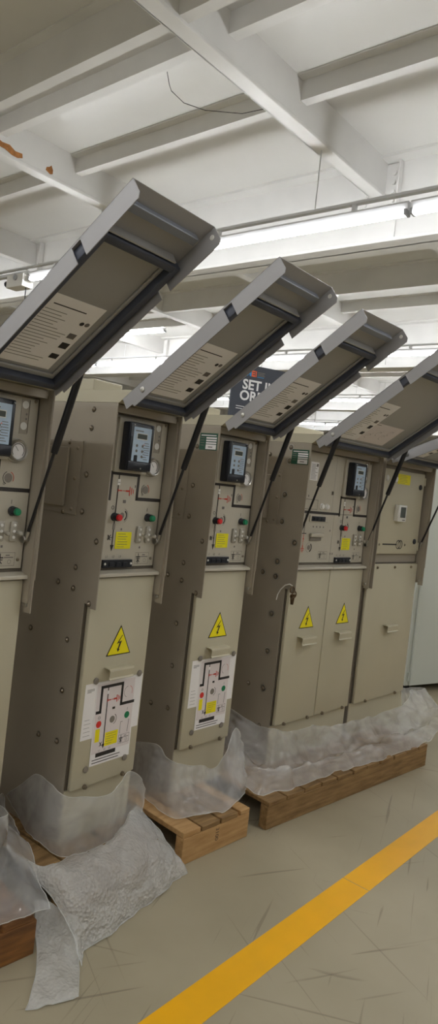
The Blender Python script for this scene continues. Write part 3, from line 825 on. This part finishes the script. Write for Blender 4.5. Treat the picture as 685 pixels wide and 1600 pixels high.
mb = MB(); mb.fbox(F, .082, .150, 1.262, 1.358, .0004, .001, 'paper'); lines(mb, F, .087, .145, 1.345, 1.27, 12, .0014, 'textgrey', 8, .002)
mb.quad(F, .13, .145, 1.335, 1.35, .0016, 'textgrey'); part(mb, 'data_label', p4)
std_panel(p4, x0=.336, label=False, plate=False, W=.329)
lid(t4, -.016, W4 - .025, 35.4, second=True)
strut(t4, .012, 35.4); strut(t4, .672, 35.4)

# ---- the metering cabinet
W5 = .5835
t5 = thing('metering_cabinet', 'wide switchgear cabinet with a white thermostat on its upper door, last of the row', 'electrical cabinet', (3.487 + .003, 0, .13), 0)
shell(t5, W5); flange_screw(t5, W5)
door(t5, .004, .578, .822, warn=False, topbolts=True)
F = front(.004)
mb = MB(); mb.fbox(F, .014, .552, .883, 1.392, -.022, 0, 'paint', .004); u5 = part(mb, 'upper_door', t5, True)
mb = MB(); mb.stroke(F, [(.066, 1.0), (.066, .888)], .0022, .0006, 'dark')
mb.stroke(F, [(.125, .941), (.285, .941)], .0085, .0008, 'ink')
for dx in (-.012, .012): mb.arc(F, .318 + dx, .941, .025, .0055, 0, 360, .001 + .0002 * (dx > 0), 'ink', 24)
part(mb, 'transformer_symbol', u5)
for x in (.086, .388):
    mb = MB(); mb.knob(F, x, .939, [(.008, 0), (.006, .004), (.003, .005)], 'screw', 12); part(mb, 'panel_screw', u5, True)
for x in (.092, .196):
    mb = MB(); mb.knob(F, x, 1.335, [(.018, 0), (.018, .003), (.015, .006), (.008, .008)], 'white', 20); part(mb, 'signal_cap', u5, True)
for z in (1.306, .962):
    mb = MB(); mb.knob(F, .502, z, [(.017, 0), (.017, .004), (.014, .007), (.005, .0075)], 'black', 20); part(mb, 'quarter_turn_lock', u5, True)
yellow_note(u5, F, .216, .365, 1.31, 1.370)
mb = MB(); mb.fbox(F, .217, .315, 1.083, 1.184, 0, .030, 'white', .004); th = part(mb, 'thermostat', u5, True, 'white digital thermostat')
mb = MB(); mb.fbox(F, .240, .300, 1.108, 1.172, .0295, .0312, 'lcd', .001); part(mb, 'display', th)
mb = MB(); mb.fbox(F, .268, .300, 1.090, 1.096, .0295, .0306, 'textgrey'); part(mb, 'maker_plate', th)
mb = MB(); mb.box(.0, W5, .026, .034, .80, HT - .034, 'sheet'); part(mb, 'rear_strip', t5)
for z in (1.345, .93):
    mb = MB(); mb.tube([(.556, .006, z - .025), (.556, .006, z + .025)], .007, 'paint', 10); part(mb, 'door_hinge', t5, True)
lid(t5, -.016, W5 - .02, 22.9)
strut(t5, .585, 22.9)

# ---- bunch of keys on a white tie at the flange of the double cabinet
t = thing('key_bunch', 'small brown keys on a white tie hanging at the double cabinet flange', 'keys', (2.736, -.024, 1.042), 0)
mb = MB(); mb.arc(Fr((0, 0, 0), (1, 0, 0), (0, 0, 1), (0, -1, 0)), 0, 0, .02, .004, 0, 360, 0, 'brass')
mb = MB(); pr_ = [(.016 * math.cos(i * .524), -.012, -.006 + .016 * math.sin(i * .524)) for i in range(13)]
mb.tube(pr_, .0028, 'brass', 8, False); mb.tube([(p[0] + .009, p[1] - .008, p[2] - .022) for p in pr_], .0028, 'brass', 8, False); mb.build('key_ring', t, True)
for dx, r in ((-.004, .12), (.006, -.06), (.013, -.15)):
    mb = MB(); G = Fr((dx, -.014 - dx * .3, -.045), (math.cos(r), 0, math.sin(r)), (-math.sin(r), 0, math.cos(r)), (0, -1, 0))
    mb.knob(G, 0, .008, [(.010, -.001), (.010, .0012)], 'brass', 14)
    mb.prism(G, [(-.0045, .002), (.0045, .002), (.0045, -.030), (.0015, -.036), (-.0045, -.030), (-.0025, -.022), (-.0045, -.018)], -.001, .001, 'brass')
    mb.build('key', t)
mb = MB(); mb.tube([(.0, -.010, .014), (-.004, .006, .020), (-.008, .030, .010), (-.010, .054, -.016), (-.010, .070, -.046), (-.010, .074, -.072)], .0028, 'white', 8); mb.build('cable_tie', t, True)

# ------------------------------------------------------------------ pale cabinet beyond the row
a_ = math.radians(-14.2)
t = thing('enclosure_cabinet', 'tall pale grey-white enclosure standing beyond the last switchgear cabinet', 'cabinet', (5.116, .531, 0), a_)
mb = MB(); mb.box(0, .9, .004, .6, .06, 2.0, 'wcab', .004); mb.build('enclosure_body', t)
mb = MB(); mb.box(.035, .9, -.016, .003, .065, 1.99, 'wcab', .004); d = mb.build('enclosure_door', t)
mb = MB()
mb.tube([(.026, -.006, .10), (.026, -.006, .17)], .009, 'wcab', 10); mb.box(.03, .06, -.02, -.015, .10, .17, 'wcab', .002); mb.build('door_hinge', d, True)
mb = MB()
mb.tube([(.026, -.006, 1.75), (.026, -.006, 1.82)], .009, 'wcab', 10); mb.box(.03, .06, -.02, -.015, 1.75, 1.82, 'wcab', .002); mb.build('door_hinge', d, True)
mb = MB(); mb.box(.80, .83, -.05, -.016, 1.0, 1.14, 'black', .006); mb.build('door_handle', d)
for x in (.06, .78):
    mb = MB(); mb.box(x, x + .06, .06, .56, 0, .06, 'black'); mb.build('plinth_foot', t)

# ------------------------------------------------------------------ sign
k = 1.2
cam = V((0, -2.10458, 1.5318))
P1 = cam + V((3.735, 3.345, .866)) * k
ang = math.atan2(-.078, .208)
u = V((math.cos(ang), math.sin(ang), 0))
left = P1 - u * .213 * k
t = thing('floor_sign', 'charcoal sign board with bold white lettering standing behind the third cabinet', 'sign', (left.x, left.y, 0), ang)
zt = P1.z; SW, SH = .63, .80
F = front(0.0)
mb = MB(); mb.fbox(F, 0, SW, zt - SH, zt, -.02, 0, 'signbg', .004); b = mb.build('sign_board', t)
mb = MB(); c = .002
S = .118
mb.text(F, 'SET IN', .102, zt - .212, S, c, 'signwhite', .028)
mb.text(F, 'ORDER', .084, zt - .310, S, c, 'signwhite', .028)
for i, ww in enumerate((.5, .46)): mb.quad(F, .060, .060 + ww, zt - .372 - .020 * i, zt - .366 - .020 * i, c, 'signwhite')
mb.build('lettering', b)
mb = MB()
e0, ez, es = .128, zt - .045, .82
def EP(a, z): return (e0 + (a - .130) * es, ez - (z - .035) * es)
mb.poly(F, [EP(.130, .10), EP(.165, .035), EP(.190, .035), EP(.190, .10), EP(.172, .10), EP(.172, .083), EP(.158, .083), EP(.149, .10)][::-1], c, 'signblue')
def EQ(a0, a1, z0, z1, cc, k): mb.quad(F, EP(a0, 0)[0], EP(a1, 0)[0], EP(0, z0)[1], EP(0, z1)[1], cc, k)
EQ(.193, .236, .10, .035, c, 'signorange')
for z in (.055, .076): EQ(.205, .236, z + .006, z - .003, c + .0005, 'signbg')
EQ(.241, .252, .10, .035, c, 'signorange')
for i in range(4): EQ(.262, .352 - .008 * (i % 2), .050 + .016 * i, .044 + .016 * i, c, 'magnet' if i < 3 else 'signblue')
mb.build('sign_emblem', b)
for x in (.06, SW - .06):
    mb = MB(); mb.tube([(x, .04, 0.02), (x, .04, zt - .05)], .014, 'black', 10); mb.box(x - .02, x + .02, -.22, .28, 0, .02, 'black', .003); mb.build('stand_leg', t)

# ------------------------------------------------------------------ pallets
def pallet(name, label, x, y, a, L, D, deck, wood, pale, right_open=False):
    """x,y = front left corner on the floor; long side along local x"""
    t = thing('wooden_pallet', label, 'pallet', (x, y, 0), a, 'wooden pallets under the cabinets')
    H = .13; T = .022
    for yy in (0, D * .5 - .03, D - .06):
        mb = MB(); mb.box(0, L, yy, yy + (.045 if yy == 0 else .06), .0, H - T, wood if yy else pale, .003); mb.build('stringer', t)
    xx = .0; i = 0
    r = random.Random(int(L * 100))
    while xx < L - .02:
        w = min(deck * r.uniform(.88, 1.05), L - xx)
        mb = MB(); mb.box(xx, xx + w, -.004 + r.uniform(0, .006), D, H - T + .0005, H - r.uniform(0, .003), wood if i % 3 else pale, .003); mb.build('deck_board', t)
        xx += w + r.uniform(.004, .02); i += 1
    return t
pallet('p', 'brown wooden pallet end at the lower left corner under the first cabinet', .60, -.318, -.02, .636, .8, .10, 'wooddark', 'wooddark')
pallet('p', 'wooden pallet hidden under crumpled bubble wrap at the second cabinet', 1.37, -.255, .10, .47, .8, .10, 'wood', 'wood')
pk = pallet('p', 'short pale wooden pallet with black handwritten digits under the third cabinet', 1.945, -.243, .012, .400, .8, .10, 'wood', 'woodpale')
mb = MB(); mb.text(Fr((0, 0, 0)), '3100', .188, .100, .028, .0006, 'ink', 0, -math.pi / 2); mb.build('handwritten_digits', pk)
pallet('p', 'long wooden pallet under the double and metering cabinets', 2.454, -.253, -.033, 1.415, .85, .125, 'wood', 'wood')

# ------------------------------------------------------------------ packing film
def cr(p0, p1, p2, p3, t):
    return .5 * ((2 * p1) + (p2 - p0) * t + (2 * p0 - 5 * p1 + 4 * p2 - p3) * t * t + (3 * p1 - p0 - 3 * p2 + p3) * t ** 3)
def spline(pts, n):
    out = []
    for i in range(len(pts) - 1):
        a = pts[max(i - 1, 0)]; b = pts[i]; c = pts[i + 1]; d = pts[min(i + 2, len(pts) - 1)]
        for j in range(n): out.append(cr(a, b, c, d, j / n))
    out.append(pts[-1]); return out
def film(name, label, cols, material, amp=.012, n=9, group=None, extra=(), parent_cols=None, cat='plastic wrap', seed=0):
    """cols: columns of points from the top edge to the bottom edge"""
    mb = MB()
    for gi, cs in enumerate([cols] + list(extra)):
        cs = [[V(p) for p in c] for c in cs]
        m = max(4, int(n * 1.4))
        rows = [spline(list(r), m) for r in zip(*cs)]
        grid = [spline(list(c), 2 * n) for c in zip(*rows)]
        H, Wd = len(grid), len(grid[0])
        def nr(i, j):
            a = grid[min(i + 1, H - 1)][j] - grid[max(i - 1, 0)][j]; b = grid[i][min(j + 1, Wd - 1)] - grid[i][max(j - 1, 0)]
            q = a.cross(b); return q.normalized() if q.length > 1e-9 else V((0, 0, 1))
        vs = []
        for i in range(H):
            for j in range(Wd):
                p = grid[i][j]; q = p * 5 + V((seed * 3.1, gi * 5.7, 0))
                w = noise.noise_vector(q * .8) * .5
                r1 = 1 - abs(noise.noise(q + w)) * 2.2; r2 = 1 - abs(noise.noise(q * 2.6 + w + V((9, 4, 2)))) * 2.2; r3 = 1 - abs(noise.noise(q * 6 + w * 2)) * 2.2
                dsp = (r1 - .4) * .9 + (r2 - .4) * .5 + (r3 - .4) * .25
                v = p + nr(i, j) * amp * dsp + V((noise.noise(q * 2.1), noise.noise(q * 2.1 + V((3, 3, 3))), noise.noise(q * 2.3 + V((8, 1, 3))))) * amp * .8
                if v.z < .003: v.z = .003
                vs.append(v)
        rim = [vs[j] for j in range(Wd)], [vs[(H - 1) * Wd + j] for j in range(Wd)], [vs[i * Wd] for i in range(H)], [vs[i * Wd + Wd - 1] for i in range(H)]
        for q in rim: mb.tube([p + V((0, 0, .0015)) for p in q], .0015, 'edge_shine', 5)  # thin tubes added so the borders read as edges catching light
        mb.add(vs, [(i * Wd + j, i * Wd + j + 1, (i + 1) * Wd + j + 1, (i + 1) * Wd + j) for i in range(H - 1) for j in range(Wd - 1)], material)
    o = mb.build(name, None, True)
    for e in o.data.edges: e.use_edge_sharp = False
    tag(o, label, cat, group)
    return o
film('plastic_sheet', 'upright clear plastic sheet folded around the foot of the second cabinet',
     [[(1.44, .26, .21), (1.44, .19, .17), (1.445, .13, .14)], [(1.43, .22, .24), (1.435, .17, .19), (1.44, .11, .14)], [(1.437, .15, .30), (1.437, .12, .21), (1.44, .08, .138)],
      [(1.445, .08, .36), (1.44, .07, .24), (1.44, .04, .138)], [(1.45, -.01, .352), (1.445, -.01, .24), (1.44, -.01, .138)], [(1.455, -.10, .347), (1.45, -.10, .24), (1.44, -.10, .138)],
      [(1.52, -.125, .335), (1.50, -.135, .22), (1.49, -.145, .138)], [(1.59, -.12, .318), (1.58, -.13, .21), (1.57, -.14, .138)], [(1.66, -.11, .308), (1.65, -.125, .20), (1.64, -.135, .138)],
      [(1.70, -.108, .335), (1.69, -.115, .22), (1.67, -.13, .138)], [(1.745, -.10, .372), (1.74, -.11, .23), (1.73, -.12, .138)], [(1.82, -.095, .325), (1.80, -.105, .22), (1.79, -.11, .138)], [(1.86, -.08, .265), (1.85, -.09, .2), (1.84, -.10, .138)]],
     'film', .007, 7, seed=1)
film('bubble_wrap', 'large crumpled bubble wrap draped over the pallet edge onto the floor',
     [[(1.26, -.06, .205), (1.27, -.08, .20), (1.30, -.19, .165), (1.325, -.31, .10), (1.335, -.40, .05), (1.32, -.47, .006)],
      [(1.32, -.14, .15), (1.335, -.21, .19), (1.35, -.27, .185), (1.365, -.335, .14), (1.37, -.385, .07), (1.37, -.42, .005)],
      [(1.45, -.16, .145), (1.45, -.20, .18), (1.46, -.25, .185), (1.47, -.34, .145), (1.48, -.385, .07), (1.48, -.41, .005)],
      [(1.56, -.16, .145), (1.565, -.19, .175), (1.57, -.23, .185), (1.58, -.32, .145), (1.59, -.355, .07), (1.60, -.378, .005)],
      [(1.68, -.13, .145), (1.69, -.15, .19), (1.70, -.18, .195), (1.71, -.28, .148), (1.73, -.325, .07), (1.74, -.345, .005)],
      [(1.78, -.06, .145), (1.79, -.08, .20), (1.80, -.11, .205), (1.82, -.20, .15), (1.83, -.285, .08), (1.84, -.315, .005)],
      [(1.83, -.03, .145), (1.845, -.05, .19), (1.86, -.09, .18), (1.89, -.17, .13), (1.905, -.25, .06), (1.925, -.295, .005)]],
     'bubble', .013, 9, extra=[[[(1.30, -.22, .09), (1.25, -.32, .03), (1.19, -.42, .008), (1.10, -.52, .006)], [(1.34, -.26, .08), (1.30, -.36, .03), (1.25, -.45, .008), (1.17, -.55, .006)], [(1.36, -.33, .06), (1.35, -.40, .03), (1.31, -.47, .008), (1.24, -.57, .006)]]], cat='bubble wrap', seed=2)
film('plastic_sheet', 'grey crumpled plastic lying between the first and second cabinets, lower left',
     [[(1.02, -.12, .37), (1.04, -.20, .23), (1.0, -.31, .142)], [(1.22, -.10, .34), (1.18, -.19, .19), (1.12, -.325, .14)], [(1.30, .10, .30), (1.26, -.10, .235), (1.20, -.345, .14)], [(1.39, .22, .24), (1.36, .0, .19), (1.27, -.345, .135)]],
     'film', .012, 12, seed=3)
film('plastic_sheet', 'clear plastic wrap gathered around the foot of the third cabinet',
     [[(2.07, .26, .29), (2.045, .26, .21), (2.03, .25, .142)], [(2.07, .12, .34), (2.03, .12, .24), (2.0, .12, .142)], [(2.07, .03, .31), (2.02, .01, .22), (1.975, -.02, .142)], [(2.09, -.05, .305), (2.03, -.09, .22), (1.97, -.13, .142)],
      [(2.19, -.05, .275), (2.13, -.12, .2), (2.05, -.185, .145)], [(2.31, -.05, .245), (2.27, -.12, .19), (2.19, -.215, .145)], [(2.36, -.06, .345), (2.34, -.12, .23), (2.32, -.19, .15)], [(2.415, -.06, .405), (2.43, -.09, .27), (2.42, -.14, .15)], [(2.50, -.03, .28), (2.50, -.05, .21), (2.49, -.08, .145)]],
     'film', .012, 9, seed=4)
film('plastic_sheet', 'long clear plastic wrap heaped along the foot of the double cabinet on the long pallet',
     [[(2.722, .32, .36), (2.69, .31, .26), (2.66, .30, .2), (2.63, .29, .145)], [(2.72, .08, .32), (2.63, .04, .2), (2.54, .01, .2), (2.47, -.02, .15)], [(2.745, -.04, .325), (2.66, -.12, .2), (2.5, -.19, .23), (2.42, -.245, .17)],
      [(2.96, -.04, .30), (2.93, -.13, .17), (2.75, -.21, .22), (2.68, -.262, .155)], [(3.33, -.04, .262), (3.3, -.13, .16), (3.2, -.215, .2), (3.15, -.272, .145)], [(3.75, -.04, .25), (3.7, -.13, .155), (3.65, -.22, .18), (3.6, -.285, .125)],
      [(4.05, -.04, .265), (4.03, -.14, .16), (4.0, -.22, .19), (3.92, -.292, .15)], [(4.2, .0, .31), (4.22, -.1, .22), (4.22, -.18, .22), (4.12, -.26, .19)], [(4.45, .02, .26), (4.5, -.06, .18), (4.45, -.14, .19), (4.38, -.2, .14)]],
     'film', .021, 9, seed=5)
film('plastic_sheet', 'white plastic corner sticking up beside the last cabinet',
     [[(4.10, .03, .335), (4.10, .01, .18), (4.10, .0, .012)], [(4.28, .04, .305), (4.24, .01, .16), (4.2, -.02, .012)], [(4.58, .10, .245), (4.46, .06, .14), (4.36, .0, .012)]],
     'film', .010, 10, seed=6)

# ------------------------------------------------------------------ camera, light, colour
f, yaw, pitch, roll, H, D = 1069.5447, .80063, -.01098, .11297, 1.5318, 2.10458
Fv = V((math.sin(yaw) * math.cos(pitch), math.cos(yaw) * math.cos(pitch), math.sin(pitch)))
R = Fv.cross(V((0, 0, 1))).normalized(); U = R.cross(Fv)
R2 = R * math.cos(roll) + U * math.sin(roll); U2 = -R * math.sin(roll) + U * math.cos(roll)
cd = bpy.data.cameras.new('camera'); co = bpy.data.objects.new('camera', cd); COL.objects.link(co)
mw = Matrix.Identity(4)
for i in range(3):
    mw[i][0] = R2[i]; mw[i][1] = U2[i]; mw[i][2] = -Fv[i]
mw[0][3], mw[1][3], mw[2][3] = 0, -D, H
co.matrix_world = mw
cd.sensor_fit = 'VERTICAL'; cd.sensor_height = 36.0; cd.lens = f / 1600 * 36.0
cd.shift_y = -36 / 1600
cd.clip_start = .05; cd.clip_end = 100
scene.camera = co
w = bpy.data.worlds.new('world'); scene.world = w; w.use_nodes = True
w.node_tree.nodes['Background'].inputs['Color'].default_value = (.85, .9, 1, 1)
w.node_tree.nodes['Background'].inputs['Strength'].default_value = .3
vs = scene.view_settings
vs.view_transform = 'Standard'; vs.look = 'None'; vs.gamma = 1; vs.use_curve_mapping = False; vs.exposure = 0.0
scene.cycles.max_bounces = 8; scene.cycles.diffuse_bounces = 5; scene.cycles.transparent_max_bounces = 16
scene.cycles.caustics_reflective = False; scene.cycles.caustics_refractive = False
scene.cycles.sample_clamp_indirect = 4.0
scene.cycles.use_denoising = True
